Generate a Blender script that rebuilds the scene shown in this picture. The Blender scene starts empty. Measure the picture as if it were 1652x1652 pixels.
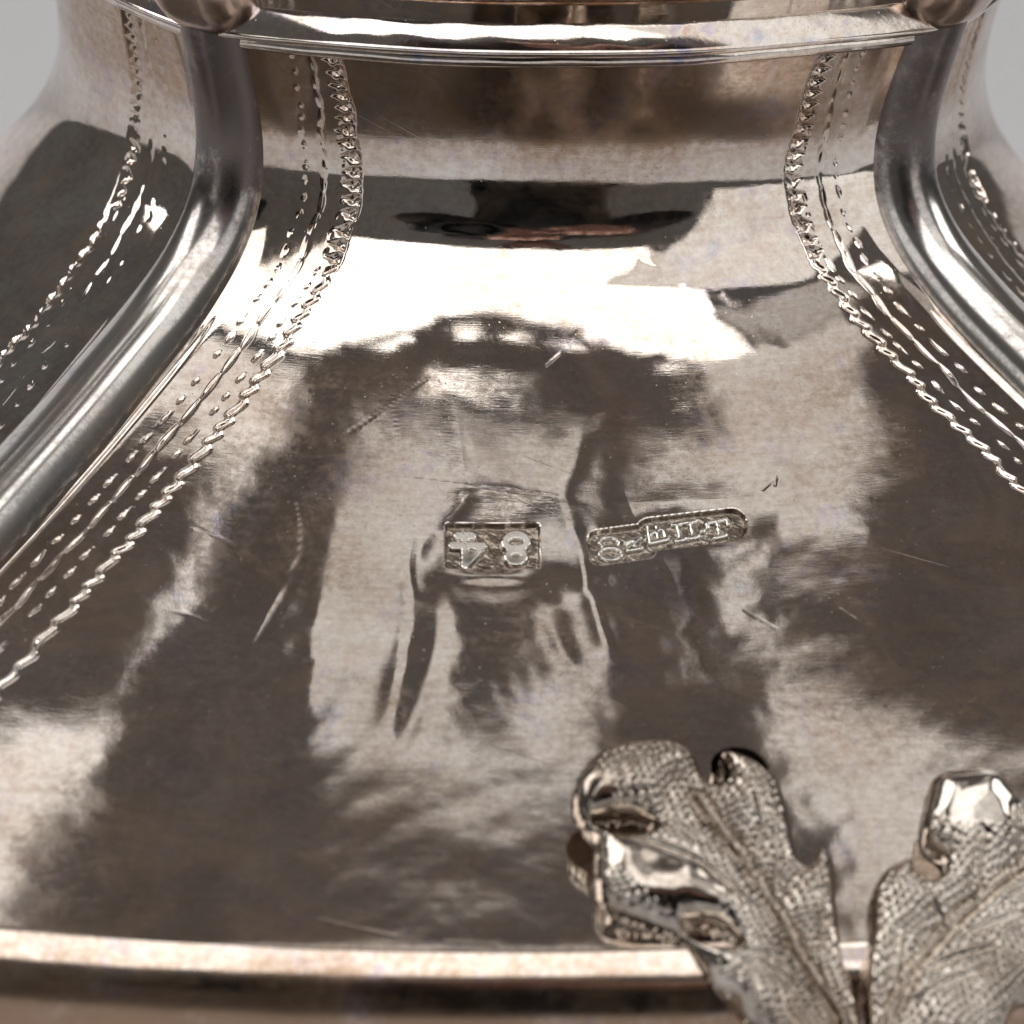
import bpy, bmesh, math, random
import numpy as np
from mathutils import Vector, Matrix

# ---------------------------------------------------------------- units: everything below is written in millimetres,
# with z = 0 at the vessel's waist; the table top lies 62 mm lower.  MM() turns it into metres with the table at z = 0
ZT = 62.0
def MM(p):
    p = np.asarray(p, float) * 1e-3
    p[..., 2] += ZT * 1e-3
    return p
scn = bpy.context.scene
col = scn.collection
RAD = math.radians

# ---------------------------------------------------------------- camera
PITCH, ROLL, AX, DIST, FPX = RAD(22), RAD(2.233), .365, 350.0, 12000.0
fw = np.array([0, math.cos(PITCH), -math.sin(PITCH)]); _rt = np.array([1.0, 0, 0]); _up = np.cross(_rt, fw)
RT = math.cos(ROLL) * _rt + math.sin(ROLL) * _up
UP = -math.sin(ROLL) * _rt + math.cos(ROLL) * _up
CAM = np.array([AX, -20.0, -12.0]) - DIST * fw
cd = bpy.data.cameras.new('camera'); cam = bpy.data.objects.new('camera', cd); col.objects.link(cam)
M = Matrix.Identity(4)
for i in range(3):
    M[i][0], M[i][1], M[i][2] = RT[i], UP[i], -fw[i]
    M[i][3] = MM(CAM)[i]
cam.matrix_world = M
cd.sensor_width = 36; cd.lens = 36 * FPX / 1652; cd.clip_start = .01; cd.clip_end = 50
cd.dof.use_dof = True; cd.dof.focus_distance = .343; cd.dof.aperture_fstop = 62
scn.camera = cam

# ---------------------------------------------------------------- world and lamps
w = bpy.data.worlds.new('World'); scn.world = w; w.use_nodes = True
w.node_tree.nodes['Background'].inputs[0].default_value = (1.0, .955, .92, 1)
w.node_tree.nodes['Background'].inputs[1].default_value = .09
scn.view_settings.view_transform = 'Standard'; scn.view_settings.look = 'None'
scn.cycles.max_bounces = 6; scn.cycles.glossy_bounces = 4; scn.cycles.diffuse_bounces = 2
scn.view_settings.exposure = 0; scn.view_settings.gamma = 1
LAMPS = []
def lamp(name, loc, aim, sx, sy, watts, colr=(1, .97, .93)):
    d = bpy.data.lights.new(name, 'AREA'); d.shape = 'RECTANGLE'; d.size = sx * 1e-3; d.size_y = sy * 1e-3
    d.energy = watts; d.color = colr
    o = bpy.data.objects.new(name, d); col.objects.link(o)
    L = Vector(MM(loc)); o.location = L
    o.rotation_euler = (Vector(MM(aim)) - L).to_track_quat('-Z', 'Y').to_euler()
    LAMPS.append((o, loc, aim, sx, sy)); return o
def glow(sx, sy, L): return L * math.pi * sx * sy * 1e-6          # watts for a panel of the given radiance
lamp('key_lamp', (35, -320, 560), (10, -30, 0), 520, 640, glow(520, 640, 2.1))
lamp('strip_lamp', (-450, 0, 440), (0, 0, 0), 280, 520, glow(280, 520, 3.4))
lamp('side_lamp', (560, 40, 430), (0, 0, 0), 280, 420, glow(280, 420, 3.4))
lamp('added_right_fill', (310, -280, 190), (0, -20, 0), 210, 560, glow(210, 560, .95))  # added to put a cream patch at the right of the neck
lamp('added_left_fill', (-270, -330, 40), (0, -20, 0), 150, 220, glow(150, 220, .8))  # added to put a pale strip beside the left bead
lamp('backdrop_lamp', (0, 250, 700), (0, 600, 200), 600, 120, glow(600, 120, 32))
# four faint panels added overhead to make pale patches in the reflections
lamp('added_panel_middle', (18, 50, 462), (18, 50, 0), 130, 140, glow(130, 140, .6))
lamp('added_panel_right', (170, 85, 462), (170, 85, 0), 160, 210, glow(160, 210, .66))
lamp('added_panel_corner', (255, -66, 462), (255, -66, 0), 110, 84, glow(110, 84, .42))
lamp('added_panel_left', (-155, 105, 462), (-155, 105, 0), 170, 250, glow(170, 250, 1.0))

# ---------------------------------------------------------------- helpers
def link(name, verts, faces, mat=None, parent=None, smooth=True, uv=None):
    me = bpy.data.meshes.new(name)
    verts = np.asarray(verts, np.float32)
    if len({len(f) for f in faces}) > 1:
        t = np.empty(len(faces), object); t[:] = [list(f) for f in faces]; faces = t
    else: faces = np.asarray(faces)
    if faces.dtype != object:
        n, k = faces.shape
        me.vertices.add(len(verts)); me.vertices.foreach_set('co', verts.ravel())
        me.loops.add(n * k); me.loops.foreach_set('vertex_index', faces.astype(np.int32).ravel())
        me.polygons.add(n); me.polygons.foreach_set('loop_start', np.arange(0, n * k, k, dtype=np.int32))
        me.update(calc_edges=True)
    else:
        me.from_pydata(verts.tolist(), [], faces.tolist()); me.update()
    if smooth: me.polygons.foreach_set('use_smooth', np.ones(len(me.polygons), bool))
    if uv is not None:
        l = me.uv_layers.new(name='UVMap'); idx = np.empty(len(me.loops), np.int32)
        me.loops.foreach_get('vertex_index', idx)
        l.data.foreach_set('uv', np.asarray(uv, np.float32)[idx].ravel())
    if mat: me.materials.append(mat)
    o = bpy.data.objects.new(name, me); col.objects.link(o)
    if parent: o.parent = parent
    return o
def empty(name, label, cat, parent=None, group=None, loc=(0, 0, 0)):
    o = bpy.data.objects.new(name, None); col.objects.link(o); o.empty_display_size = .01
    o.location = loc
    if parent: o.parent = parent
    if label: o['label'] = label
    if cat: o['category'] = cat
    if group: o['group'] = group
    return o
def grid_faces(nr, nc, wrap=False, flip=False):
    i, j = np.meshgrid(np.arange(nr - 1), np.arange(nc if wrap else nc - 1), indexing='ij')
    j2 = (j + 1) % nc
    f = np.stack([i * nc + j, i * nc + j2, (i + 1) * nc + j2, (i + 1) * nc + j], -1).reshape(-1, 4)
    return f[:, ::-1] if flip else f
def proj(X):
    d = np.asarray(X) - CAM; q = d @ fw
    return np.stack([826 + FPX * (d @ RT) / q, 826 - FPX * (d @ UP) / q], -1)
def smooth01(x): x = np.clip(x, 0, 1); return x * x * (3 - 2 * x)
def sinoise(x, y, lam, seed, n=22):
    r = np.random.default_rng(seed); o = 0
    for k in range(n):
        a = r.uniform(0, 2 * np.pi); f = 2 * np.pi / (lam * r.uniform(.6, 1.7))
        o = o + np.sin(f * (x * math.cos(a) + y * math.sin(a)) + r.uniform(0, 6.3))
    return o / math.sqrt(n / 2)
def tube(path, rad, n=20, closed_ends=True):
    path = np.asarray(path, float); rad = np.broadcast_to(rad, (len(path),))
    t = np.gradient(path, axis=0); t /= np.linalg.norm(t, axis=1, keepdims=True)
    ref = np.array([.13, .21, .97]) if abs(t[0] @ np.array([0, 0, 1.])) < .9 else np.array([.97, .2, .1])
    a = np.cross(t, ref); a /= np.linalg.norm(a, axis=1, keepdims=True); b = np.cross(t, a)
    th = np.linspace(0, 2 * np.pi, n, endpoint=False)
    V = path[:, None] + rad[:, None, None] * (np.cos(th)[None, :, None] * a[:, None] + np.sin(th)[None, :, None] * b[:, None])
    F = grid_faces(len(path), n, wrap=True).tolist()
    V = V.reshape(-1, 3)
    return V, F
def lathe(prof, n=48):
    th = np.linspace(0, 2 * np.pi, n, endpoint=False); prof = np.asarray(prof, float)
    V = np.stack([prof[:, :1] * np.cos(th), prof[:, :1] * np.sin(th), np.repeat(prof[:, 1:], n, 1)], -1)
    return V.reshape(-1, 3), grid_faces(len(prof), n, wrap=True)
def box_bm(parts):
    """parts: list of (centre, size, bevel) -> verts, faces"""
    bm = bmesh.new()
    for c, s, bv in parts:
        g = bmesh.ops.create_cube(bm, size=1)
        bmesh.ops.scale(bm, vec=s, verts=g['verts']); bmesh.ops.translate(bm, vec=c, verts=g['verts'])
        if bv:
            es = list({e for v in g['verts'] for e in v.link_edges})
            bmesh.ops.bevel(bm, geom=es, offset=bv, segments=3, affect='EDGES')
    bm.verts.ensure_lookup_table(); bm.verts.index_update()
    V = [tuple(v.co) for v in bm.verts]; F = [[v.index for v in f.verts] for f in bm.faces]; bm.free()
    return V, F

# ---------------------------------------------------------------- materials
def newmat(name):
    m = bpy.data.materials.new(name); m.use_nodes = True
    nt = m.node_tree; return m, nt, nt.nodes['Principled BSDF']
class NB:
    def __init__(s, nt): s.nt = nt
    def n(s, t, **k):
        x = s.nt.nodes.new(t)
        for a, b in k.items(): setattr(x, a, b)
        return x
    def set(s, sock, v):
        if hasattr(v, 'is_output'): s.nt.links.new(v, sock)
        else: sock.default_value = v
    def noise(s, vec, scale, detail=4, rough=.55, dist=0):
        x = s.n('ShaderNodeTexNoise'); s.set(x.inputs['Vector'], vec); x.inputs['Scale'].default_value = scale
        x.inputs['Detail'].default_value = detail; x.inputs['Roughness'].default_value = rough; x.inputs['Distortion'].default_value = dist
        return x.outputs['Fac']
    def mapping(s, vec, scale=(1, 1, 1), rot=(0, 0, 0), loc=(0, 0, 0)):
        x = s.n('ShaderNodeMapping'); s.set(x.inputs['Vector'], vec); x.inputs['Scale'].default_value = scale
        x.inputs['Rotation'].default_value = rot; x.inputs['Location'].default_value = loc
        return x.outputs['Vector']
    def rng(s, v, a, b, c=0., d=1.):
        x = s.n('ShaderNodeMapRange'); s.set(x.inputs[0], v)
        for i, q in enumerate((a, b, c, d)): x.inputs[1 + i].default_value = q
        return x.outputs[0]
    def math(s, op, a, b=0.):
        x = s.n('ShaderNodeMath', operation=op); s.set(x.inputs[0], a); s.set(x.inputs[1], b); return x.outputs[0]
    def mix(s, f, a, b):
        x = s.n('ShaderNodeMix', data_type='RGBA'); s.set(x.inputs['Factor'], f); s.set(x.inputs['A'], a); s.set(x.inputs['B'], b)
        return x.outputs['Result']

def silver(name, clean=(.865, .82, .77, 1), brown=(.40, .28, .20, 1), t_lo=.38, t_hi=.72, rough=(.025, .22), uv=True,
           bump=1.0, irid=0.0, zbands=(), film=.18):
    m, nt, bs = newmat(name); b = NB(nt)
    tc = b.n('ShaderNodeTexCoord')
    mm = b.mapping(tc.outputs['Object'], scale=(1000, 1000, 1000))
    uvm = tc.outputs['UV'] if uv else mm          # uv maps are laid out in millimetres too
    t1 = b.noise(mm, .11, 4, .62, .6)
    t2 = b.noise(b.mapping(uvm, scale=(.22, 2.2, 1)), 1.3, 3, .7)
    t3 = b.noise(mm, 2.6, 3, .7)
    ta = b.math('ADD', b.math('MULTIPLY', t1, .52), b.math('ADD', b.math('MULTIPLY', t2, .14), b.math('MULTIPLY', t3, .34)))
    if zbands:      # tarnish that was never polished out of certain levels of the vessel (z from the table, mm)
        sx = b.n('ShaderNodeSeparateXYZ'); b.set(sx.inputs[0], mm)
        for z0, z1, amt in zbands:
            e = b.math('MULTIPLY', b.rng(sx.outputs['Z'], z0, (z0 * 3 + z1) / 4), b.rng(sx.outputs['Z'], z1, (z0 + z1 * 3) / 4))
            ta = b.math('ADD', ta, b.math('MULTIPLY', e, amt))
    tar = b.rng(ta, t_lo, t_hi)
    c = b.mix(tar, clean, brown)
    # small oxide freckles
    vo = b.n('ShaderNodeTexVoronoi'); b.set(vo.inputs['Vector'], mm); vo.inputs['Scale'].default_value = 1.1
    fr = b.math('MULTIPLY', b.rng(vo.outputs['Distance'], .16, .05), b.rng(b.noise(mm, .25, 3), .52, .66))
    c = b.mix(b.math('MULTIPLY', fr, .55), c, (.5, .34, .22, 1))
    sk = b.math('MULTIPLY', b.rng(b.noise(mm, 7., 2, .6), .60, .70), b.rng(b.noise(mm, .2, 3, .6), .46, .62))
    c = b.mix(b.math('MULTIPLY', sk, .5), c, (.2, .15, .12, 1))
    if irid:
        ir = b.noise(mm, .5, 4, .7, 1.0)
        rp = b.n('ShaderNodeValToRGB'); b.set(rp.inputs[0], ir)
        el = rp.color_ramp.elements
        el[0].position = .36; el[0].color = (.30, .42, .62, 1); el[1].position = .66; el[1].color = (.62, .36, .34, 1)
        e = el.new(.45); e.color = (.62, .48, .66, 1); e = el.new(.52); e.color = (.85, .78, .66, 1)
        c = b.mix(b.math('MULTIPLY', b.rng(b.noise(mm, .33, 5, .7), .5, .68), irid), c, rp.outputs[0])
    b.set(bs.inputs['Base Color'], c)
    bs.inputs['Metallic'].default_value = 1
    b.set(bs.inputs['Roughness'], b.rng(ta, .46, .8, *rough))
    # polishing marks, hairline scratches and pits
    h = b.math('MULTIPLY', b.noise(b.mapping(uvm, scale=(.5, 4, 1)), 2.2, 3, .6), .0008)
    h = b.math('ADD', h, b.math('MULTIPLY', b.noise(mm, 2.2, 3, .65), .0009))
    for k, (rot, sc, th) in enumerate([(-.5, .45, .76)]):
        s = b.noise(b.mapping(b.mapping(uvm, rot=(0, 0, rot)), scale=(.09 * sc, 9 * sc, 1), loc=(k * 7.7, k * 3.1, 0)), 2.0, 1, .5, .35)
        h = b.math('SUBTRACT', h, b.math('MULTIPLY', b.rng(s, th + .02, th + .07), .0013))
    for rot in (.06, -.35):      # dense polishing hairlines
        hl = b.noise(b.mapping(b.mapping(uvm, rot=(0, 0, rot)), scale=(.14, 9, 1)), 2.0, 2, .6, .2)
        h = b.math('ADD', h, b.math('MULTIPLY', hl, .00035))
    v2 = b.n('ShaderNodeTexVoronoi'); b.set(v2.inputs['Vector'], mm); v2.inputs['Scale'].default_value = 2.3
    h = b.math('ADD', h, b.math('MULTIPLY', b.rng(v2.outputs['Distance'], .09, .02), .0015))
    bp = b.n('ShaderNodeBump'); bp.inputs['Strength'].default_value = 1; bp.inputs['Distance'].default_value = .001 * bump
    b.set(bp.inputs['Height'], h); b.set(bs.inputs['Normal'], bp.outputs[0])
    # dust: tiny pale specks lying on the metal
    v3 = b.n('ShaderNodeTexVoronoi'); b.set(v3.inputs['Vector'], mm); v3.inputs['Scale'].default_value = 1.7
    sp = b.n('ShaderNodeSeparateColor'); b.set(sp.inputs[0], v3.outputs['Color'])
    d = b.math('MULTIPLY', b.rng(v3.outputs['Distance'], .08, .02), b.rng(sp.outputs[0], .93, .95))
    df = b.n('ShaderNodeBsdfDiffuse'); df.inputs[0].default_value = (.55, .51, .47, 1)
    mx = b.n('ShaderNodeMixShader'); b.set(mx.inputs[0], b.math('MULTIPLY', d, .6))
    # dull brown sulphide film, patchy and streaked
    fm = b.math('MULTIPLY', b.rng(b.noise(mm, .2, 4, .7, .8), .44, .64), b.rng(t2, .3, .7, .35, 1.0))
    fd = b.n('ShaderNodeBsdfDiffuse'); b.set(fd.inputs[0], b.mix(t3, (.16, .09, .05, 1), (.46, .32, .21, 1)))
    m0 = b.n('ShaderNodeMixShader'); b.set(m0.inputs[0], b.math('MULTIPLY', fm, film))
    nt.links.new(bs.outputs[0], m0.inputs[1]); nt.links.new(fd.outputs[0], m0.inputs[2])
    nt.links.new(m0.outputs[0], mx.inputs[1]); nt.links.new(df.outputs[0], mx.inputs[2])
    nt.links.new(mx.outputs[0], nt.nodes['Material Output'].inputs['Surface'])
    return m
def plain(name, c, rough=.6, var=.15, scale=40, metal=0):
    m, nt, bs = newmat(name); b = NB(nt); tc = b.n('ShaderNodeTexCoord')
    n = b.noise(tc.outputs['Object'], scale, 5, .6)
    lo = tuple(x * (1 - var) for x in c) + (1,); hi = tuple(min(1, x * (1 + var)) for x in c) + (1,)
    b.set(bs.inputs['Base Color'], b.mix(n, lo, hi)); bs.inputs['Roughness'].default_value = rough
    bs.inputs['Metallic'].default_value = metal
    return m
M_PANEL = silver('panel_silver', irid=.4, zbands=((66.5, 75, .17), (26, 44.5, .35)))
M_RIB = silver('rib_silver', clean=(.72, .695, .665, 1), brown=(.17, .15, .145, 1), t_lo=.46, rough=(.14, .3), irid=.25, zbands=((63, 82, .3),), uv=False)
M_RING = silver('ring_silver', irid=.9, uv=False, rough=(.08, .26), bump=2.2, t_lo=.42, zbands=((75.6, 78.4, .1),))
M_BOSS = silver('boss_silver', clean=(.6, .5, .45, 1), irid=.7, uv=False, rough=(.2, .35))
M_LEAF = silver('leaf_silver', clean=(.76, .71, .65, 1), brown=(.26, .21, .17, 1), t_lo=.34, t_hi=.6, uv=False, rough=(.1, .25), bump=.1, film=.06)
M_FLOOR = silver('dark_mark_silver', clean=(.34, .3, .26, 1), brown=(.14, .1, .075, 1), rough=(.2, .35), bump=.2)  # darker, rougher silver on the sunk floors of the marks
M_MARK = silver('mark_silver', clean=(.84, .82, .78, 1), uv=True, rough=(.08, .16), bump=.1, t_lo=.5)
M_PAPER = plain('grey_paper', (.58, .58, .60), .9, .04, 6)
M_BLACK = plain('black_cloth', (.018, .018, .02), .85, .3, 60)
M_CAMB = plain('black_camera_body', (.012, .012, .013), .45, .2, 200)
M_RIG = plain('rig_brown', (.21, .185, .17), .6, .3, 60)  # brown of the added overhead shapes
M_SKIN = plain('skin', (.52, .30, .24), .5, .12, 60)

# ---------------------------------------------------------------- the vessel's profile (arc length v down the corner, slope angle)
PHI = np.array([(-2, -20), (0, -18.5), (4.6, -17), (6.6, -10), (8.3, 0), (10, 14.5), (11.8, 33), (14.4, 50), (18.6, 59), (25, 62), (35, 66),
                (45, 69.5), (57.0, 71.5), (57.8, 66), (59.3, 40), (60.8, 19), (62.6, 7), (67, -1), (76, -13)])
vv = np.linspace(-4, 76, 8001)
_ph = np.interp(vv, PHI[:, 0], PHI[:, 1]); _k = np.exp(-.5 * (np.arange(-250, 251) / 48.) ** 2); _k /= _k.sum()
_ph = np.convolve(np.pad(_ph, 250, 'edge'), _k, 'valid')
_ph = _ph - 18 * smooth01((vv - 57.0) / .5)          # a crisp crease where the shoulder turns over
_rr = np.cumsum(np.sin(np.radians(_ph))) * .01; _zz = np.cumsum(-np.cos(np.radians(_ph))) * .01
_i = np.argmin(abs(vv - 8.3)); _rr += 22.60 - _rr[_i]; _zz += 4.60 - _zz[_i]
def prof(v): return np.interp(v, vv, _rr), np.interp(v, vv, _zz)
AZ = RAD(8.37)
def bulge(r): return np.interp(r, [20, 36, 45, 60, 78], [3.3, 5.2, 6.4, 8.4, 10.8])
def plan(u, r, z, az):
    W = r * .70711; s = W * u
    dd = W + (bulge(r) + (0 if abs(math.cos(az - AZ)) > .5 else 3.0)) * (1 - u * u)      # the side lobes are a little fuller
    return np.stack([dd * np.sin(az) + s * np.cos(az), -dd * np.cos(az) + s * np.sin(az), z + 0 * u], -1)
def roll(u, v): return v + 3.7 * np.minimum((u / .66) ** 2, 2.2) * smooth01((v - 34) / 14)      # the belly's edge rises towards the corners
def panel_pt(u, v, az=AZ):
    r, z = prof(roll(u, v)); return plan(u, r, z, az)
def panel_n(u, v, az=AZ):
    a = panel_pt(u + 1e-3, v, az) - panel_pt(u - 1e-3, v, az); b_ = panel_pt(u, v + .02, az) - panel_pt(u, v - .02, az)
    n = np.cross(b_, a); return n / np.linalg.norm(n, axis=-1, keepdims=True)

def squash(X):          # the vessel is oblong: its far half is shallower than the near one
    X = np.array(X, float); y = X[..., 1]; X[..., 1] = np.where(y > 0, BACK * y, y); return X
BACK = .16
vessel = empty('silver_vessel', 'tarnished four-lobed silver vessel with engraved panels, beaded corners and a cast leaf', 'silver vessel')

# ---------------------------------------------------------------- engraved border (depth in mm as a function of g = mm from the corner, v)
def phase(v, pitches):
    x = np.linspace(-2, 66, 1400); p = np.interp(x, [a for a, _ in pitches], [q for _, q in pitches])
    return np.interp(v, x, np.cumsum((x[1] - x[0]) / p))
def engrave(g, v, seed=0, amt=1.0):
    fade = smooth01((v - 1.2) / 1.2)
    wob = .05 * sinoise(v, 0 * v, 3.0, 11 + seed, 8)
    neck = smooth01((v - 1.5) / 2.0) * smooth01((13.6 - v) / 1.2)
    d = 0
    # wriggled rope cut
    ph = phase(v, [(0, .62), (9, .66), (14, .8), (20, 1.05), (60, 1.15)]) + .07 * sinoise(v, 0 * v, 2., 5 + seed, 6)
    saw = (ph % 1.0)
    gc = np.interp(v, [0, 5, 9, 13, 20, 32, 42, 60], [5.2, 5.5, 5.7, 5.75, 6.05, 6.4, 6.65, 6.9]) + wob
    wl = .075 + .055 * np.abs(np.sin(np.pi * saw)) ** .7
    lean = .11 * np.sin(2 * np.pi * ph)
    x = (g - gc - lean)
    d = d + .12 * np.exp(-(x / wl) ** 2) * (.45 + .55 * np.abs(np.sin(np.pi * saw)) ** .8) 
    # broad triangular teeth of the neck
    tri = 1 - np.abs(2 * saw - 1)
    reach = .15 + .75 * tri
    inside = np.clip((reach - (gc + .30 - g)) / .18, 0, 1) * np.clip((gc + .35 - g) / .12, 0, 1)
    d = d + neck * .20 * inside * (.35 + .65 * saw)
    # rows of lozenge nicks and the long double line between them
    for gcv, w0, ln, p0, ofs in ((3.2, .115, .36, [(0, .75), (12, .85), (20, 1.35), (60, 1.6)], .2), (4.95, .105, .38, [(0, .7), (12, .85), (20, 1.3), (60, 1.5)], .6)):
        pp = phase(v, p0) + ofs + .12 * sinoise(v, 0 * v, 2.3, 51 + seed + int(ofs * 10), 8); q = pp % 1.0 - .5; per = np.interp(v, [a for a, _ in p0], [k for _, k in p0])
        gl = gcv + wob - .06 * q * 2 + np.interp(v, [0, 9, 20, 45], [.3, .25, .3, .1])
        lo = 1 - np.abs(g - gl) / w0 - np.abs(q) / ln
        rid = int(1e3) ; rnd = .75 + .25 * np.sin(np.floor(pp) * 12.9898 + seed)
        d = d + .10 * np.clip(lo, 0, 1) * rnd
    gl = 4.05 + wob + np.interp(v, [0, 9, 20, 45], [.3, .25, .25, .1])
    ql = phase(v, [(0, .9), (12, 1.1), (20, 1.7), (60, 2.0)]) % 1.0
    wl = .045 + .045 * np.sin(np.pi * ql)
    d = d + .07 * np.exp(-((g - gl - .05 * (ql - .5)) / wl) ** 2) * (.5 + .5 * np.sin(np.pi * ql))
    return amt * d * fade * (1 + .16 * sinoise(v, g, 1.6, 31 + seed, 10))

# ---------------------------------------------------------------- hallmarks, drawn as strokes (reference units: 33 to the millimetre)
def seg_d(p, a, b):
    a = np.array(a, float); b = np.array(b, float); ab = b - a
    t = np.clip(((p - a) @ ab) / max(ab @ ab, 1e-9), 0, 1)
    return np.linalg.norm(p - a - t[..., None] * ab, axis=-1)
def strokes_d(p, polys):
    d = np.full(p.shape[:-1], 1e9)
    for P in polys:
        for a, b_ in zip(P[:-1], P[1:]): d = np.minimum(d, seg_d(p, a, b_))
    return d
def ell(cx, cy, rx, ry, n=16, a0=0, a1=6.2832): return [(cx + rx * math.cos(t), cy + ry * math.sin(t)) for t in np.linspace(a0, a1, n)]
def rrect_d(p, c, hw, hh, rot, rc):
    q = p - np.array(c, float); cs, sn = math.cos(rot), math.sin(rot)
    x = q[..., 0] * cs + q[..., 1] * sn; y = -q[..., 0] * sn + q[..., 1] * cs
    ax, ay = np.abs(x) - (hw - rc), np.abs(y) - (hh - rc)
    return np.hypot(np.maximum(ax, 0), np.maximum(ay, 0)) + np.minimum(np.maximum(ax, ay), 0) - rc
def flip(P, x0, y0, wd, ht): return [[(x0 + wd * (1 - x), y0 + ht * y) for x, y in s] for s in P]
FOUR = [[(.60, 0.02), (.60, .98)], [(.60, .98), (.06, .34)], [(.06, .34), (.98, .34)], [(.38, .03), (.82, .03)]]
EIGHT = [ell(.5, .74, .25, .2), ell(.5, .27, .33, .24)]
# the punch was struck upside down: digits stand on their heads, 4 at the left, 8 at the right
G84 = flip(FOUR, 728, 858, 56, 50) + flip(EIGHT, 806, 856, 54, 48)
Gmk = [ell(983, 871, 15, 9), ell(986, 889, 18, 10), [(1010, 872), (1034, 864), (1014, 884), (1036, 880)], [(1046, 846), (1050, 872), (1078, 866)], [(1050, 858), (1070, 848), (1076, 864)], [(1060, 846), (1064, 868)],
       [(1086, 843), (1124, 837)], [(1094, 843), (1099, 868)], [(1115, 839), (1120, 864)], [(1092, 869), (1106, 866)], [(1113, 865), (1127, 862)],
       [(1134, 853), (1136, 853)], [(1142, 840), (1174, 834)], [(1158, 837), (1163, 862)], [(1154, 864), (1172, 860)], [(1142, 840), (1143, 847)], [(1174, 834), (1176, 842)]]
W84, WMK = 6.5, 3.4
STAMP84 = lambda p: rrect_d(p, (795, 878), 75, 35, .0, 4)
def STAMPMK(p):
    a = rrect_d(p, (1116, 853), 88, 25, -.115, 22); c = rrect_d(p, (1003, 877), 52, 27, -.13, 14)
    return np.minimum(a, c)
def stamps(p):
    """displacement in mm (negative = sunk) for the two punch marks, p in reference units"""
    out = np.zeros(p.shape[:-1])
    d1, d2 = STAMP84(p), STAMPMK(p)
    out -= .30 * smooth01((2.0 - d1) / 4.0) ; out -= .28 * smooth01((2.0 - d2) / 4.0)
    s1 = strokes_d(p, G84); s2 = strokes_d(p, Gmk)
    t1, t2 = smooth01((W84 + 1.2 - s1) / 2.4), smooth01((WMK + 1.0 - s2) / 2.0)
    fl = ((d1 < -2) | (d2 < -2)) * (1 - np.maximum(t1, t2))
    out += .24 * t1 * (d1 < 0) + .22 * t2 * (d2 < 0) + fl * (.006 * sinoise(p[..., 0], p[..., 1], 7., 77) + .014 * sinoise(p[..., 0], p[..., 1], 22., 78))
    # sheet metal pushed in around the punches
    e1 = np.hypot((p[..., 0] - 795) / 150., (p[..., 1] - 886) / 92.); e2 = np.maximum(d2, 0) / 30.
    out -= .16 * smooth01(1.1 - e1 * .9) + .045 * np.exp(-(e2 * .7) ** 2)
    for pts, amp, wd in RIPPLE:
        q = np.array([2 * np.array(pts[0]) - pts[1]] + list(pts) + [2 * np.array(pts[-1]) - pts[-2]], float); cv = []
        for a, b_, c_, d_ in zip(q[:-3], q[1:-2], q[2:-1], q[3:]):
            t = np.linspace(0, 1, 5, endpoint=False)[:, None]
            cv.append(.5 * (2 * b_ + (-a + c_) * t + (2 * a - 5 * b_ + 4 * c_ - d_) * t ** 2 + (-a + 3 * b_ - 3 * c_ + d_) * t ** 3))
        cv = np.vstack(cv + [q[-2:-1]])
        ends = np.minimum(np.hypot(p[..., 0] - cv[0, 0], p[..., 1] - cv[0, 1]), np.hypot(p[..., 0] - cv[-1, 0], p[..., 1] - cv[-1, 1]))
        out += 1.25 * amp * np.exp(-(strokes_d(p, [cv]) / (wd * 1.3)) ** 2) * smooth01(ends / 110.)
    out += .05 * np.exp(-((p[..., 0] - 795) / 60.) ** 2) * np.exp(-((p[..., 1] - 928) / 14.) ** 2)      # lip below the deeper edge
    return out
RIPPLE = [([(700, 605), (735, 680), (745, 800), (690, 850), (664, 905), (662, 990), (640, 1100), (612, 1225)], .016, 15), ([(690, 930), (706, 1000), (692, 1090), (652, 1190), (630, 1240)], -.014, 13),
          ([(905, 640), (930, 720), (905, 800), (925, 860), (945, 930), (975, 1020), (1000, 1110)], .014, 15), ([(880, 940), (905, 1040), (960, 1120)], -.012, 13), ([(770, 720), (785, 780), (782, 815)], .012, 12), ([(560, 760), (530, 900), (500, 1080), (490, 1200)], .008, 16)]
SCR = [([(484, 812), (491, 850), (489, 890), (474, 930), (452, 975), (420, 1030), (372, 1092)], .02, 2.2),
       ([(285, 985), (380, 1020), (500, 1062)], .008, 1.0), ([(315, 850), (360, 870), (410, 902)], .008, 1.0), ([(290, 1037), (312, 1057)], .015, 1.2),
       ([(632, 640), (645, 720), (652, 760)], .008, 1.0), ([(590, 815), (625, 770)], .008, 1.0), ([(1230, 790), (1252, 770), (1250, 783)], .03, 1.4),
       ([(300, 1420), (430, 1440)], .015, .9), ([(210, 1405), (270, 1455)], .015, 1.6), ([(720, 1520), (800, 1524)], .012, 1.3), ([(430, 1465), (640, 1510)], .008, 1.0),
       ([(1355, 982), (1400, 1012), (1470, 1050)], .008, 1.1), ([(1430, 1140), (1500, 1195)], .01, 1.4), ([(1200, 985), (1255, 1015)], .008, 1.0),
       ([(1160, 480), (1210, 525), (1270, 580), (1330, 600)], .02, 11.0), ([(1035, 422), (1070, 440), (1100, 455)], .015, 4.0),
       ([(650, 770), (900, 800)], .01, .8), ([(880, 590), (905, 570)], .02, 1.2), ([(560, 700), (690, 610)], .012, .9), ([(470, 1200), (500, 1050)], .012, .9)]

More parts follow.
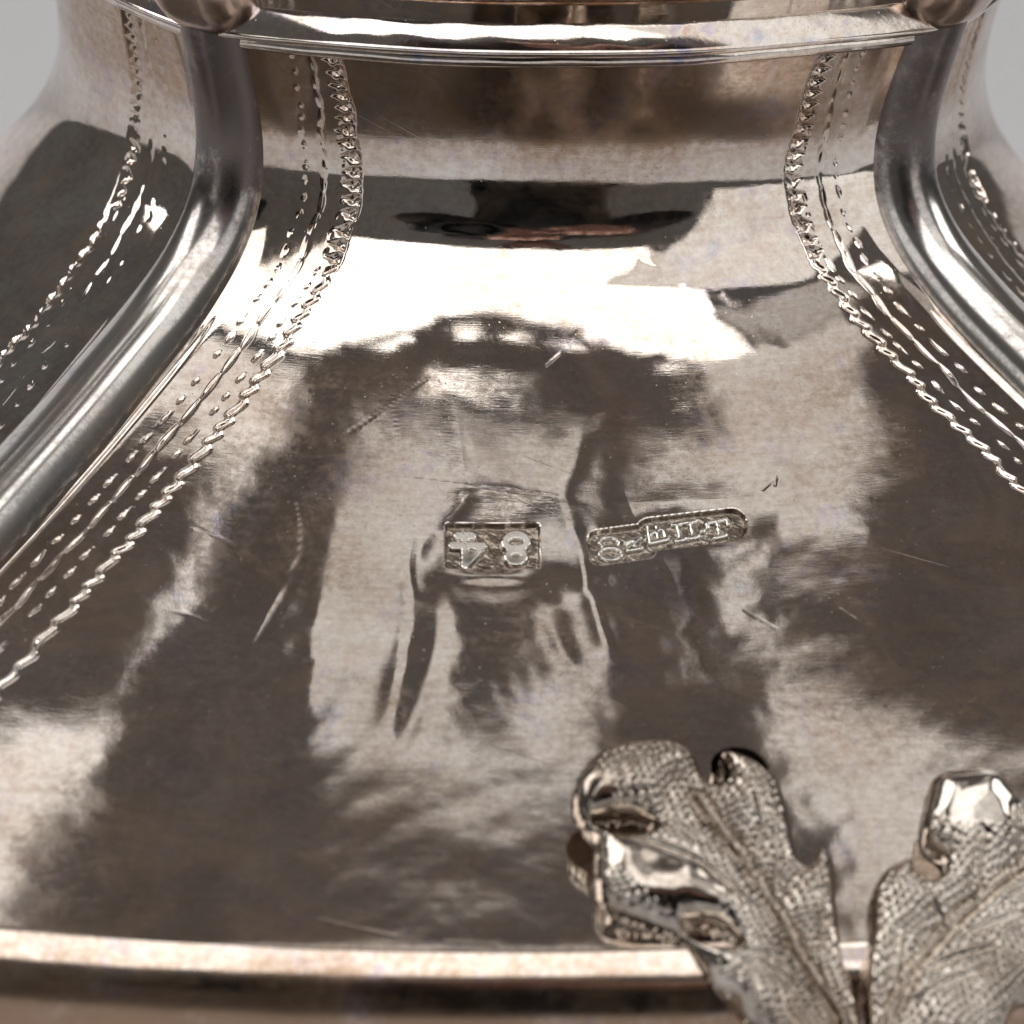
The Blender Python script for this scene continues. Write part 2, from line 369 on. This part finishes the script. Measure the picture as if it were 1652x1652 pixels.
# ---------------------------------------------------------------- panel grids
def steps(pts):
    """pts: (pos, step) breakpoints -> 1d positions"""
    x = [pts[0][0]]
    while x[-1] < pts[-1][0] - 1e-6:
        x.append(x[-1] + float(np.interp(x[-1], [a for a, _ in pts], [s for _, s in pts])))
    x[-1] = pts[-1][0]; return np.array(x)
def make_panel_grid(fine):
    if fine:
        g = steps([(0, .12), (2.2, .065), (7.7, .065), (8.2, .12)])
        wi = steps([(0, .006), (.23, .004), (.255, .0012), (.745, .0012), (.77, .005), (1, .007)])
        v = steps([(-1, .1), (1.5, .075), (26.2, .075), (26.7, .038), (32.4, .038), (33, .08), (44, .085), (47, .13), (54, .1), (55, .05), (58.6, .05), (59.5, .13), (64, .13)])
    else:
        g = steps([(0, .2), (2.2, .1), (7.7, .1), (8.2, .2)]); wi = steps([(0, .02), (1, .02)])
        v = steps([(-1, .12), (34, .12), (38, .3), (64, .3)])
    r, z = prof(v); W = r * .70711
    gl = g[None, :] + 0 * v[:, None]; half = W - g[-1]
    s_l = -W[:, None] + gl; s_c = -half[:, None] + 2 * half[:, None] * wi[None, 1:-1]; s_r = (W[:, None] - gl)[:, ::-1]
    s = np.concatenate([s_l, s_c, s_r], 1)
    u = s / W[:, None]; V2 = v[:, None] + 0 * u
    return u, V2, s, W[:, None] + 0 * u
def build_panel(name, fine, az, parent):
    u, v, s, W = make_panel_grid(fine)
    X = panel_pt(u, v, az); N = panel_n(u, v, az)
    g = W - np.abs(s)
    h = np.zeros_like(u)
    h -= np.where(s < 0, engrave(g, v, 0), engrave(g, v, 3))
    h += .85 * np.clip(1 - g / 2.7, 0, 1) ** 2                                      # fillet rising to the corner bead
    h += .10 * np.exp(-((g - 2.15) / .16) ** 2) * smooth01((v - 15) / 6)            # fine ridge beside it
    h += .006 * sinoise(s, v, 9., 1) + .0016 * sinoise(s, v, 3.2, 2) + .0004 * sinoise(s, v, 1.2, 8)   # hammered, hand-polished sheet
    P = None
    if fine:
        P = proj(X)
        h += stamps(P)
        for pts, dep, wd in SCR:
            d = strokes_d(P, [pts]); h -= .4 * dep * np.exp(-(d / (wd * 1.3)) ** 2)
    X = squash(X + h[..., None] * N)
    nr, nc = u.shape; F = grid_faces(nr, nc, flip=False); uv = np.stack([s, v], -1).reshape(-1, 2); X = X.reshape(-1, 3)
    if not fine:
        return link(name, MM(X), F, M_PANEL, parent, uv=uv)
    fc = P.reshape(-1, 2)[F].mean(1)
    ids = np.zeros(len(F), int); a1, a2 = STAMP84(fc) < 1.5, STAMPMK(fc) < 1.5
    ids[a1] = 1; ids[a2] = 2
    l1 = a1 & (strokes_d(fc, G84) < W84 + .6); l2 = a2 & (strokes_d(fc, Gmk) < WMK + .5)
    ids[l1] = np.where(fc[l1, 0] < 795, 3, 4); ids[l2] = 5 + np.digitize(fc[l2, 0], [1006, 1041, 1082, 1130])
    def piece(k, nm, mt, par):
        f = F[ids == k]; used, invx = np.unique(f, return_inverse=True)
        return link(nm, MM(X[used]), invx.reshape(f.shape), mt, par, uv=uv[used])
    body = piece(0, name, M_PANEL, parent)
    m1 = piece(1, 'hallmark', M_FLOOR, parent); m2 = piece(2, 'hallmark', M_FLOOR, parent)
    for k in (3, 4): piece(k, 'numeral', M_MARK, m1)
    for k in range(5, 10): piece(k, 'letter', M_MARK, m2)
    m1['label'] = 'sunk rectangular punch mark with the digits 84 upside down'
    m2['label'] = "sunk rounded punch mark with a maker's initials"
    return body
panel_front = build_panel('panel', True, AZ, vessel)
p2 = build_panel('panel', False, AZ - math.pi / 2, vessel)
build_panel('panel', False, AZ + math.pi / 2, vessel)
build_panel('panel', False, AZ + math.pi, vessel)

# ---------------------------------------------------------------- corner beads
def build_rib(a):
    v = roll(np.ones(320), np.linspace(.2, 62, 320)); r, z = prof(v); ph = np.radians(np.interp(v, vv, _ph))
    rad = np.interp(v, [0, 8, 16, 30, 64], [1.55, 1.72, 1.95, 2.25, 2.4])
    n_r, n_z = np.cos(ph), np.sin(ph)
    cr, cz = r - .35 * n_r, z - .35 * n_z
    th = np.linspace(-2.2, 2.2, 40)
    R_ = cr[:, None] + rad[:, None] * np.cos(th) * n_r[:, None]; Z_ = cz[:, None] + rad[:, None] * np.cos(th) * n_z[:, None]
    Lx = rad[:, None] * np.sin(th)
    R_ = R_ + .012 * sinoise(v[:, None] + 0 * Lx, Lx, 6., 9)
    X = squash(np.stack([R_ * np.sin(a) + Lx * np.cos(a), -R_ * np.cos(a) + Lx * np.sin(a), Z_], -1))
    return link('corner_bead', MM(X.reshape(-1, 3)), grid_faces(len(v), len(th)), M_RIB, vessel)
for k in range(4): build_rib(AZ + math.pi / 4 + k * math.pi / 2)

# ---------------------------------------------------------------- neck moulding, collar, lower body
def loop_sweep(pr, nu=90, nz=0):
    """pr: (r, z) list; swept round the four-lobed plan"""
    pr = np.asarray(pr, float); us = np.linspace(-1, 1, nu, endpoint=False)
    rows = []
    for r, z in pr:
        rows.append(np.concatenate([plan(us, np.full(nu, r), np.full(nu, z), AZ + k * math.pi / 2) for k in range(4)]))
    V = squash(np.array(rows)); return V.reshape(-1, 3), grid_faces(len(pr), 4 * nu, wrap=True)
def arc(cr, cz, R, a0, a1, n=14): return [(cr + R * math.cos(t), cz + R * math.sin(t)) for t in np.linspace(RAD(a0), RAD(a1), n)]
r0 = float(prof(2.2)[0])
ringp = [(r0 - .9, 10.5), (r0 - .2, 10.85)] + arc(r0 + .15, 11.35, .42, -90, 80, 12) + [(r0 + .2, 11.82)] + [(r0 + .9, 11.76)] + arc(r0 + 1.2, 11.98, .25, -90, 12, 8) + arc(r0 - 1.06, 11.28, 2.6, 17, 66, 22) + [(r0 + .15, 13.8), (r0 + .42, 14.2), (r0 + .9, 15.9), (r0 + 1.7, 16.8), (r0 + 2.8, 17.5), (r0 + 3.4, 17.8)] + arc(r0 + 3.4, 18.5, .7, -90, 90, 10) + [(r0 + 1.5, 19.1), (r0 - 1, 18.2), (r0 - 6, 17.4), (6, 17.0), (.2, 17.0)]
ringp = [(r, z - .6) for r, z in ringp]
V, F = loop_sweep(ringp)
Vn = V.reshape(len(ringp), -1, 3)
Vn[2:-6, :, :2] *= (1 + .0003 * sinoise(Vn[2:-6, :, 0] + 3 * Vn[2:-6, :, 2], Vn[2:-6, :, 1], 3.5, 19))[..., None]
Vn[..., 2] += .05 * sinoise(Vn[..., 0], Vn[..., 1], 14., 3)
ring = link('neck_moulding', MM(V), F, M_RING, vessel)
rL, zL = [float(q) for q in prof(62.5)]
rL -= .6
V, F = loop_sweep([(rL, zL), (rL - .8, zL - 4), (rL - 3.5, zL - 12), (rL - 9, zL - 20), (rL - 18, zL - 27), (rL - 28, zL - 31.5), (rL - 30, zL - 33), (rL - 29, -60), (rL - 27, -61), (rL - 27, -ZT + .02), (5, -ZT + .02), (.2, -ZT + .02)])
link('lower_body', MM(V), F[:, ::-1], M_RIB, vessel)

# corner bosses: plump drops that run down into the beads
def build_boss(a):
    n, m = 40, 36
    t = np.linspace(0, 1, m)
    rad = 2.5 * np.sin(np.pi * np.clip(t, 0, 1) ** .62) ** .75 + .02
    zc = 10.9 + 7.6 * t
    rc = np.interp(t, [0, .3, .6, 1], [23.9, 24.6, 25.4, 26.0])
    th = np.linspace(0, 2 * np.pi, n, endpoint=False)
    sq = 1 / (np.abs(np.cos(th)) ** 2.6 + np.abs(np.sin(th)) ** 2.6) ** (1 / 2.6)
    R_ = rc[:, None] + .85 * rad[:, None] * (np.cos(th) * sq)[None]; Lx = rad[:, None] * (np.sin(th) * sq)[None]
    Z_ = zc[:, None] + 0 * Lx
    X = squash(np.stack([R_ * np.sin(a) + Lx * np.cos(a), -R_ * np.cos(a) + Lx * np.sin(a), Z_], -1))
    return link('boss', MM(X.reshape(-1, 3)), grid_faces(m, n, wrap=True), M_BOSS, ring)
for k in range(4): build_boss(AZ + math.pi / 4 + k * math.pi / 2)

# ---------------------------------------------------------------- cast leaf
def ray_plane(P, X0, n):
    d = fw + ((P[..., 0:1] - 826) / FPX) * RT - ((P[..., 1:2] - 826) / FPX) * UP
    t = ((X0 - CAM) @ n) / (d @ n)
    return CAM + t[..., None] * d
_U, _V = np.meshgrid(np.linspace(-1, 1, 401), np.linspace(30, 58, 281)); _G = proj(panel_pt(_U, _V))
def on_panel(px, py):
    j = np.unravel_index(((_G - np.array([px, py])) ** 2).sum(-1).argmin(), _G[..., 0].shape); return panel_pt(_U[j], _V[j]), panel_n(_U[j], _V[j])
Xa, na = on_panel(1180, 1300)
tilt = Matrix.Rotation(RAD(15), 3, Vector((1, .14, 0)))
nleaf = np.array(tilt @ Vector(na)); Xleaf = Xa + 2.0 * na
LOBE_L = [(1400, 1790), (1386, 1652), (1374, 1600), (1356, 1550), (1344, 1470), (1341, 1410), (1326, 1379), (1312, 1384), (1301, 1406), (1287, 1402), (1278, 1383), (1266, 1325), (1251, 1275), (1221, 1245), (1185, 1227), (1161, 1224),
          (1168, 1250), (1164, 1266), (1146, 1268), (1131, 1255), (1111, 1225), (1076, 1208), (1026, 1207), (966, 1225), (930, 1262), (923, 1305), (938, 1338), (955, 1362), (958, 1395), (961, 1450), (991, 1485), (1051, 1505), (1091, 1520), (1126, 1565), (1146, 1592), (1176, 1615), (1206, 1652), (1290, 1730), (1340, 1790)]
LOBE_R = [(1395, 1790), (1396, 1652), (1393, 1600), (1401, 1500), (1403, 1452), (1421, 1420), (1447, 1402), (1466, 1396), (1474, 1420), (1496, 1431), (1516, 1420), (1516, 1396), (1488, 1372), (1484, 1340), (1491, 1300), (1500, 1271), (1526, 1259), (1576, 1255), (1606, 1262), (1630, 1290), (1655, 1318),
          (1700, 1335), (1690, 1375), (1725, 1400), (1775, 1410), (1800, 1450), (1775, 1500), (1720, 1520), (1730, 1560), (1700, 1610), (1640, 1625), (1600, 1690), (1520, 1720), (1450, 1790)]
VEIN_L = [[(1118, 1300), (1176, 1375), (1241, 1470), (1286, 1560), (1351, 1652), (1385, 1770)]]
VEIN_L2 = [[(1176, 1375), (1120, 1365), (1085, 1345)], [(1286, 1560), (1235, 1545), (1190, 1560)], [(1208, 1420), (1222, 1350), (1205, 1285)], [(1240, 1335), (1246, 1400), (1243, 1462)], [(1040, 1380), (1140, 1420), (1215, 1475)], [(1160, 1590), (1215, 1570), (1270, 1590)], [(1316, 1470), (1318, 1560), (1330, 1600)]]
VEIN_R = [[(1408, 1770), (1431, 1652), (1461, 1585), (1526, 1510), (1606, 1440), (1680, 1385), (1760, 1440)]]
VEIN_R2 = [[(1526, 1510), (1500, 1470), (1490, 1445)], [(1461, 1585), (1520, 1560), (1590, 1550)], [(1576, 1375), (1570, 1462)], [(1447, 1525), (1436, 1610)], [(1560, 1511), (1640, 1490)], [(1462, 1625), (1530, 1598), (1590, 1580)], [(1640, 1410), (1630, 1330)]]
def inside_poly(p, poly):
    x, y = p[..., 0], p[..., 1]; c = np.zeros(x.shape, bool); q = poly[-1]
    for pnt in poly:
        cond = ((pnt[1] > y) != (q[1] > y)); xi = (q[0] - pnt[0]) * (y - pnt[1]) / ((q[1] - pnt[1]) or 1e-9) + pnt[0]
        c ^= cond & (x < xi); q = pnt
    return c
def densify(poly, step=3):
    P = np.array(poly + [poly[0]], float); o = []
    n = len(poly)
    for i in range(n):
        a, b_, c_, d_ = P[(i - 1) % n], P[i], P[(i + 1) % n], P[(i + 2) % n]
        m = max(2, int(np.linalg.norm(c_ - b_) / step))
        t = np.linspace(0, 1, m, endpoint=False)[:, None]
        o.append(.5 * (2 * b_ + (-a + c_) * t + (2 * a - 5 * b_ + 4 * c_ - d_) * t ** 2 + (-a + 3 * b_ - 3 * c_ + d_) * t ** 3))
    return np.vstack(o)
def build_lobe(poly, vein, vein2, feats, smooth_spots, row_dir, parent, seed, holes=(), step=1.8):
    D = densify(poly); HP = [densify(h) for h in holes]; lo, hi = D.min(0) - 2 * step, D.max(0) + 2 * step
    X, Y = np.meshgrid(np.arange(lo[0], hi[0], step), np.arange(lo[1], hi[1], step)); p = np.stack([X, Y], -1)
    ins = inside_poly(p, [tuple(q) for q in D])
    for h in HP: ins &= ~inside_poly(p, [tuple(q) for q in h])
    D = np.vstack([D] + HP)
    flat = p.reshape(-1, 2); dist = np.full(len(flat), 1e9); near = np.zeros(len(flat), int)
    for i in range(0, len(D), 40):
        dd = np.linalg.norm(flat[:, None] - D[None, i:i + 40], axis=-1); k = dd.argmin(1); m = dd[np.arange(len(flat)), k]
        b_ = m < dist; dist[b_] = m[b_]; near[b_] = k[b_] + i
    dist = dist.reshape(X.shape); near = near.reshape(X.shape)
    keep = ins | (dist < step * 1.05)
    snap = keep & (~ins | (dist < step * .5))
    p[snap] = D[near[snap]]; dist[snap] = 0
    H = 1.1 * np.sqrt(np.clip(1 - (1 - np.clip(dist / 26., 0, 1)) ** 2, 0, 1)) - .2
    d1 = strokes_d(p, vein); d2 = strokes_d(p, vein2)
    H += .75 * smooth01(d1 / 80.) - .3 * smooth01((50 - dist) / 50.) * smooth01(d1 / 60) + .36 * np.exp(-(d1 / 4.2) ** 2) - .2 * np.exp(-((d1 - 9) / 5.) ** 2) - .22 * np.exp(-(d2 / 13.) ** 2) + .22 * np.exp(-(d2 / 3.4) ** 2)
    for cx, cy, rx, ry, rot, amp in feats:
        dx, dy = p[..., 0] - cx, p[..., 1] - cy; a = dx * math.cos(rot) + dy * math.sin(rot); b_ = -dx * math.sin(rot) + dy * math.cos(rot)
        H += amp * np.exp(-((a / rx) ** 2 + (b_ / ry) ** 2))
    H += .05 * sinoise(p[..., 0], p[..., 1], 120, seed)
    # punched granulation in rows that run with the veins
    sm = np.zeros(X.shape)
    for cx, cy, rx, ry, rot in smooth_spots:
        dx, dy = p[..., 0] - cx, p[..., 1] - cy; a = dx * math.cos(rot) + dy * math.sin(rot); b_ = -dx * math.sin(rot) + dy * math.cos(rot)
        sm = np.maximum(sm, np.clip(1.6 - (a / rx) ** 2 - (b_ / ry) ** 2, 0, 1))
    ca, sa = math.cos(row_dir), math.sin(row_dir)
    wx = 2.0 * sinoise(p[..., 0], p[..., 1], 60, seed + 1); wy = 2.0 * sinoise(p[..., 0], p[..., 1], 60, seed + 2)
    A = (p[..., 0] + wx) * ca + (p[..., 1] + wy) * sa; B = -(p[..., 0] + wx) * sa + (p[..., 1] + wy) * ca
    row = np.floor(B / 13.0); bx = (A / 12.0 + .5 * (row % 2) + .12 * np.sin(row * 4.7)) % 1 - .5; by = (B / 13.0) % 1 - .5
    peb = (np.cos(np.pi * bx) * np.cos(np.pi * by)) ** 2
    H += .16 * (peb - .4) * (1 - sm) * smooth01((dist - 9) / 6) * smooth01((d1 - 7) / 4) * smooth01((d2 - 4.5) / 3)
    base = ray_plane(p, Xleaf, nleaf)
    top = base + H[..., None] * nleaf
    idx = -np.ones(X.shape, int); idx[keep] = np.arange(keep.sum())
    q = np.stack([idx[:-1, :-1], idx[:-1, 1:], idx[1:, 1:], idx[1:, :-1]], -1).reshape(-1, 4); q = q[(q >= 0).all(1)][:, ::-1]
    V = top[keep]; nv = len(V)
    # skirt and a flat back one millimetre below: the casting has real thickness
    e = {}
    for f in q:
        for a, b_ in zip(f, np.roll(f, -1)):
            if (b_, a) in e: del e[(b_, a)]
            else: e[(a, b_)] = 1
    back = base[keep] - .4 * nleaf
    be = np.array(list(e.keys())); sk = np.stack([be[:, 1], be[:, 0], be[:, 0] + nv, be[:, 1] + nv], -1)
    Fq = np.vstack([q, sk, q[:, ::-1] + nv])
    return link('leaf_lobe', MM(np.vstack([V, back])), Fq, M_LEAF, parent)
leaf = empty('leaf_mount', 'cast grape-vine leaf with granulated lobes', None, vessel)
build_lobe(LOBE_L, VEIN_L, VEIN_L2, [(1000, 1342, 80, 30, .12, -.35), (1140, 1517, 75, 36, .25, -.35), (1070, 1430, 105, 56, .5, .38), (1015, 1262, 62, 40, -.3, .3), (1215, 1300, 40, 60, .3, .2), (1300, 1480, 30, 60, .1, .2), (1180, 1600, 60, 40, .6, .25)],
           [(1062, 1430, 118, 50, .5), (950, 1300, 34, 44, 0), (1140, 1530, 66, 45, .4), (1000, 1342, 66, 24, .12)], 1.05, leaf, 21,
           holes=[[(1000 + 46 * math.cos(t) - 8 * math.sin(t), 1341 + 12 * math.sin(t) + 5 * math.cos(t)) for t in np.linspace(0, 6.283, 14, endpoint=False)], [(1142 + 44 * math.cos(t), 1518 + 16 * math.sin(t) + 9 * math.cos(t)) for t in np.linspace(0, 6.283, 14, endpoint=False)]])
build_lobe(LOBE_R, VEIN_R, VEIN_R2, [(1560, 1310, 66, 64, 0, .5), (1470, 1480, 50, 60, .3, .3), (1560, 1590, 70, 50, -.5, .3), (1700, 1470, 60, 40, 0, -.8)], [(1560, 1305, 78, 62, .3)], -.75, leaf, 41)
st = ray_plane(np.array([(1395., 1760.)]), Xleaf, nleaf)[0]
pth = np.array([st + nleaf * .6, st + np.array([0, -1.2, -1.6]), st + np.array([.3, -1.6, -5]), st + np.array([.2, 1.2, -10]), st + np.array([0, 5.5, -14])])
tt = np.linspace(0, 4, 40); pth = np.stack([np.interp(tt, range(5), pth[:, k]) for k in range(3)], -1)
V, F = tube(pth, np.linspace(1.5, 2.2, 40), 16); link('stem', MM(V), F, M_LEAF, leaf)
V, F = tube([Xa - na * .8, Xa + na * .4, Xa + na * 2.4], [1.8, 1.3, 1.3], 16); link('solder_post', MM(V), F, M_LEAF, leaf)

# ---------------------------------------------------------------- table and backdrop: one sweep of grey paper
yy = [-255, -200, -100, 100, 300, 420] + [420 + 180 * math.sin(t) for t in np.linspace(.2, math.pi / 2, 9)] + [600, 600]
zz2 = [0] * 6 + [180 * (1 - math.cos(t)) for t in np.linspace(.2, math.pi / 2, 9)] + [500, 900]
V = [(x, y, z - ZT) for y, z in zip(yy, zz2) for x in np.linspace(-460, 460, 9)]
bd = link('grey_backdrop', MM(V), grid_faces(len(yy), 9), M_PAPER); bd['kind'] = 'structure'

# ---------------------------------------------------------------- softbox housings behind each lamp
LAB = ['large white softbox above the lens, mirrored across the middle of the neck', 'tall narrow softbox mirrored in the left corner bead', 'tall softbox mirrored in the right corner bead',
       'added fill softbox mirrored at the right of the neck', 'added fill softbox mirrored between the left bead and its engraved border', 'long softbox lighting the grey backdrop', None, None, None, None]
for k, (o, loc, aim, sx, sy) in enumerate(LAMPS):
    if LAB[k] is None: continue
    h0 = np.array([(-.5, -.5), (.5, -.5), (.5, .5), (-.5, .5)]) * (sx + 10, sy + 10)
    V = [(x, y, 1.5) for x, y in h0] + [(x, y, 6) for x, y in h0] + [(x * .35, y * .35, 150) for x, y in h0]
    F = [(0, 1, 5, 4), (1, 2, 6, 5), (2, 3, 7, 6), (3, 0, 4, 7), (4, 5, 9, 8), (5, 6, 10, 9), (6, 7, 11, 10), (7, 4, 8, 11), (8, 9, 10, 11), (3, 2, 1, 0)]
    hb = link('softbox', np.array(V) * 1e-3, np.array(F), M_BLACK, None, smooth=False)
    hb.location = o.location; hb.rotation_euler = o.rotation_euler
    hb['category'] = 'softbox'; hb['label'] = LAB[k]

# ---------------------------------------------------------------- added unseen shapes overhead that draw the mirrored arch: backing, arch, cut-outs
def slab(name, outline, z0, z1, mat, parent, holes=()):
    bm = bmesh.new(); edges = []
    for L in [outline] + list(holes):
        vs = [bm.verts.new(MM(np.array((x, y, z0)))) for x, y in L]
        edges += [bm.edges.new((a, b_)) for a, b_ in zip(vs, vs[1:] + vs[:1])]
    r = bmesh.ops.triangle_fill(bm, use_beauty=True, use_dissolve=False, edges=edges)
    fs = [f for f in r['geom'] if isinstance(f, bmesh.types.BMFace)]
    e = bmesh.ops.extrude_face_region(bm, geom=fs)
    bmesh.ops.translate(bm, vec=(0, 0, (z1 - z0) * 1e-3), verts=[v for v in e['geom'] if isinstance(v, bmesh.types.BMVert)])
    bmesh.ops.recalc_face_normals(bm, faces=bm.faces)
    me = bpy.data.meshes.new(name); bm.to_mesh(me); bm.free(); me.materials.append(mat)
    o = bpy.data.objects.new(name, me); col.objects.link(o); o.parent = parent; return o
rig = empty('added_reflection_rig', 'added overhead cut-outs and panels, mirrored as a dark arch around the punch marks', 'reflection rig')
slab('reflection_backing', [(-260, -22), (198, -22), (198, -112), (320, -112), (320, 330), (-260, 330)], 464, 480, M_RIG, rig)
rng_ = np.random.default_rng(4)
def rough_line(pts, step=6, amp=1.6):
    P = np.array(pts, float); o = []
    for a, b_ in zip(P[:-1], P[1:]):
        m = max(1, int(np.linalg.norm(b_ - a) / step))
        for t in np.arange(m) / m: o.append(a + (b_ - a) * t + rng_.normal(0, amp, 2))
    o.append(P[-1]); return [tuple(q) for q in o]
outer = rough_line([(-110, 260), (-84, 180), (-77, 138), (-75, 104), (-66, 52), (-62, 30), (-62, 0), (-71, -31), (-49, -93), (-15, -146), (29, -170), (72, -143), (102, -82), (126, -48), (136, -6), (132, 4), (88, 0), (78, 6), (94, 21), (118, 46), (110, 57), (100, 60), (94, 72), (106, 92), (98, 113), (95, 140), (110, 260)], 6, 1.2)
inner = rough_line([(50, 108), (53, 80), (55, 59), (57, 10), (73, -13), (40, -42), (-8, -44), (-34, -19), (-35, 8), (-34, 50), (-30, 78), (-20, 98), (-6, 112), (20, 118), (40, 114)], 6, 1.4)
slab('reflection_arch', outer, 448, 454, M_RIG, rig,
     holes=[inner, [(-52, -68), (-44, -62), (-28, -96), (-36, -108)], [(-4, -130), (0, -108), (22, -120), (18, -142)], [(30, -126), (34, -112), (54, -116), (50, -134)], [(64, -104), (66, -90), (82, -88), (78, -110)], [(112, -40), (112, -28), (125, -20), (124, -36)], [(-58, 0), (-55, 20), (-49, 16), (-52, -4)], [(78, 86), (80, 62), (87, 68), (90, 92)]])
slab('reflection_cutout', rough_line([(340, 14), (250, 26), (221, 37), (192, 50), (182, 61), (157, 62), (152, 83), (110, 58), (108, 89), (135, 139), (152, 162), (340, 260)], 6, 1.4), 442, 446, M_RIG, rig)
slab('reflection_cutout', rough_line([(-70, 22), (-100, 30), (-260, 40), (-260, 230), (-100, 131), (-76, 110)], 6, 1.4), 442, 446, M_RIG, rig)
slab('reflection_strip', rough_line([(12, 42), (40, 42), (40, 60), (38, 76), (28, 98), (14, 98)], 5, .7), 456, 459, M_RIG, rig)
slab('reflection_strip', rough_line([(13, -34), (30, -40), (56, -33), (77, -12), (62, -11), (44, -19), (21, -26)], 5, .5), 456, 459, M_RIG, rig)
slab('reflection_strip', rough_line([(16, -14), (32, -15), (34, -11), (18, -10)], 5, .2), 456, 459, M_RIG, rig)
for x, y in ((-240, 310), (300, 310)):
    V, F = tube([(x, y, 470), (x, y, 700), (x, y, 1100)], 9, 16); link('rig_rod', MM(V), F, M_BLACK, rig)

# ---------------------------------------------------------------- the photographer's camera (behind the viewpoint) and the photographer, both mirrored in the neck
def local_pts(V):       # camera space (right, up, back) -> world
    V = np.asarray(V, float); return CAM + V[:, :1] * RT + V[:, 1:2] * UP - V[:, 2:3] * fw
pc = empty('photo_camera', 'black camera with a long lens, mirrored as a dark block in the neck', 'camera')
V, F = lathe([(30, 3), (36, 2), (37, 4), (37, 40), (34, 42), (34, 95), (30, 100), (30, 130)], 40); link('lens', MM(local_pts(V)), F, M_CAMB, pc)
V, F = lathe([(0.1, 14), (12, 15), (24, 18), (30.2, 24)], 40); link('front_glass', MM(local_pts(V)), F, M_CAMB, pc)
V, F = box_bm([((0, -4, 162), (140, 96, 64), 9), ((0, 52, 158), (60, 34, 56), 8), ((52, -4, 140), (34, 92, 40), 8)]); link('body', MM(local_pts(V)), F, M_CAMB, pc)

def skin_body(name, verts, edges, radii, mat, parent, root=0, sub=2):
    me = bpy.data.meshes.new(name); me.from_pydata([tuple(MM(np.array(v))) for v in verts], edges, []); me.update()
    o = bpy.data.objects.new(name, me); col.objects.link(o)
    if parent: o.parent = parent
    md = o.modifiers.new('skin', 'SKIN'); md.use_smooth_shade = True
    for i, r in enumerate(radii):
        sv = me.skin_vertices[0].data[i]; sv.radius = (r * 1e-3, r * 1e-3) if not isinstance(r, tuple) else (r[0] * 1e-3, r[1] * 1e-3); sv.use_root = (i == root)
    sd = o.modifiers.new('sub', 'SUBSURF'); sd.levels = sub; sd.render_levels = sub
    me.materials.append(mat); return o
man = empty('person', 'photographer in black clothes holding the camera, mirrored in the neck', 'person')
bx, by = 150, -800
B = [(bx, by, -300), (bx, by + 10, -160), (bx, by + 30, 0), (bx, by + 50, 130), (bx, by + 60, 200), (bx - 10, by + 80, 270),
     (bx - 180, by + 70, 165), (bx - 235, by + 150, 10), (bx - 120, by + 330, 40), (bx + 180, by + 70, 165), (bx + 235, by + 170, -10), (bx + 20, by + 360, 15),
     (bx - 95, by + 20, -320), (bx - 140, by + 430, -330), (bx - 150, by + 440, -760), (bx + 95, by + 20, -320), (bx + 150, by + 430, -330), (bx + 160, by + 440, -760), (bx - 150, by + 540, -790), (bx + 160, by + 540, -790)]
Ed = [(0, 1), (1, 2), (2, 3), (3, 4), (4, 5), (3, 6), (6, 7), (7, 8), (3, 9), (9, 10), (10, 11), (0, 12), (12, 13), (13, 14), (0, 15), (15, 16), (16, 17), (14, 18), (17, 19)]
Rd = [150, 140, 150, 150, 80, 55, 70, 52, 36, 70, 52, 36, 90, 70, 45, 90, 70, 45, 42, 42]
B = [(x, y, z + (110 if i < 13 or i == 15 else 0)) for i, (x, y, z) in enumerate(B)]
skin_body('clothed_body', B, Ed, Rd, M_BLACK, man)
V, F = lathe([(.1, -115), (35, -108), (58, -80), (70, -40), (76, 10), (78, 50), (66, 90), (40, 112), (.1, 120)], 32)
V = np.asarray(V); V[:, 1] *= 1.2; f_ = (V[:, 1] > 40) & (np.abs(V[:, 0]) < 14) & (np.abs(V[:, 2] + 10) < 30); V[f_, 1] += 16
link('head', MM(V + np.array((bx - 10, by + 100, 495))), F, M_SKIN, man)
V2, F2 = lathe([(79, 20), (82, 50), (72, 92), (44, 118), (.1, 127)], 32); V2[:, 1] = V2[:, 1] * 1.2 - 8
link('hair', MM(V2 + np.array((bx - 10, by + 98, 495))), F2, M_CAMB, man)
def hand(wrist, fwd, side, upv):
    wrist, fwd, side, upv = [np.array(q, float) for q in (wrist, fwd, side, upv)]
    P = [wrist, wrist + fwd * 35, wrist + fwd * 80]; E_ = [(0, 1), (1, 2)]; R_ = [(26, 20), (36, 17), (38, 15)]
    for k, (o_, ln) in enumerate(((-30, 66), (-10, 76), (10, 72), (29, 56))):
        i = len(P)
        P += [wrist + fwd * 82 + side * o_, wrist + fwd * (82 + ln * .45) + side * o_ * 1.08 + upv * 6, wrist + fwd * (82 + ln * .75) + side * o_ * 1.1 - upv * 12, wrist + fwd * (82 + ln * .86) + side * o_ * 1.1 - upv * 32]
        E_ += [(2, i), (i, i + 1), (i + 1, i + 2), (i + 2, i + 3)]; R_ += [10, 9.5, 9, 8]
    i = len(P); P += [wrist + fwd * 30 - side * 40, wrist + fwd * 62 - side * 62 - upv * 8, wrist + fwd * 88 - side * 66 - upv * 20]; E_ += [(1, i), (i, i + 1), (i + 1, i + 2)]; R_ += [14, 11, 9]
    skin_body('hand', P, E_, R_, M_SKIN, man)
hand((bx + 20, by + 355, 125), (-.25, .55, .2), (.9, .2, 0), (0, -.3, .95))
hand((bx - 120, by + 325, 150), (.25, .6, .35), (-.9, .25, 0), (0, -.3, .95))
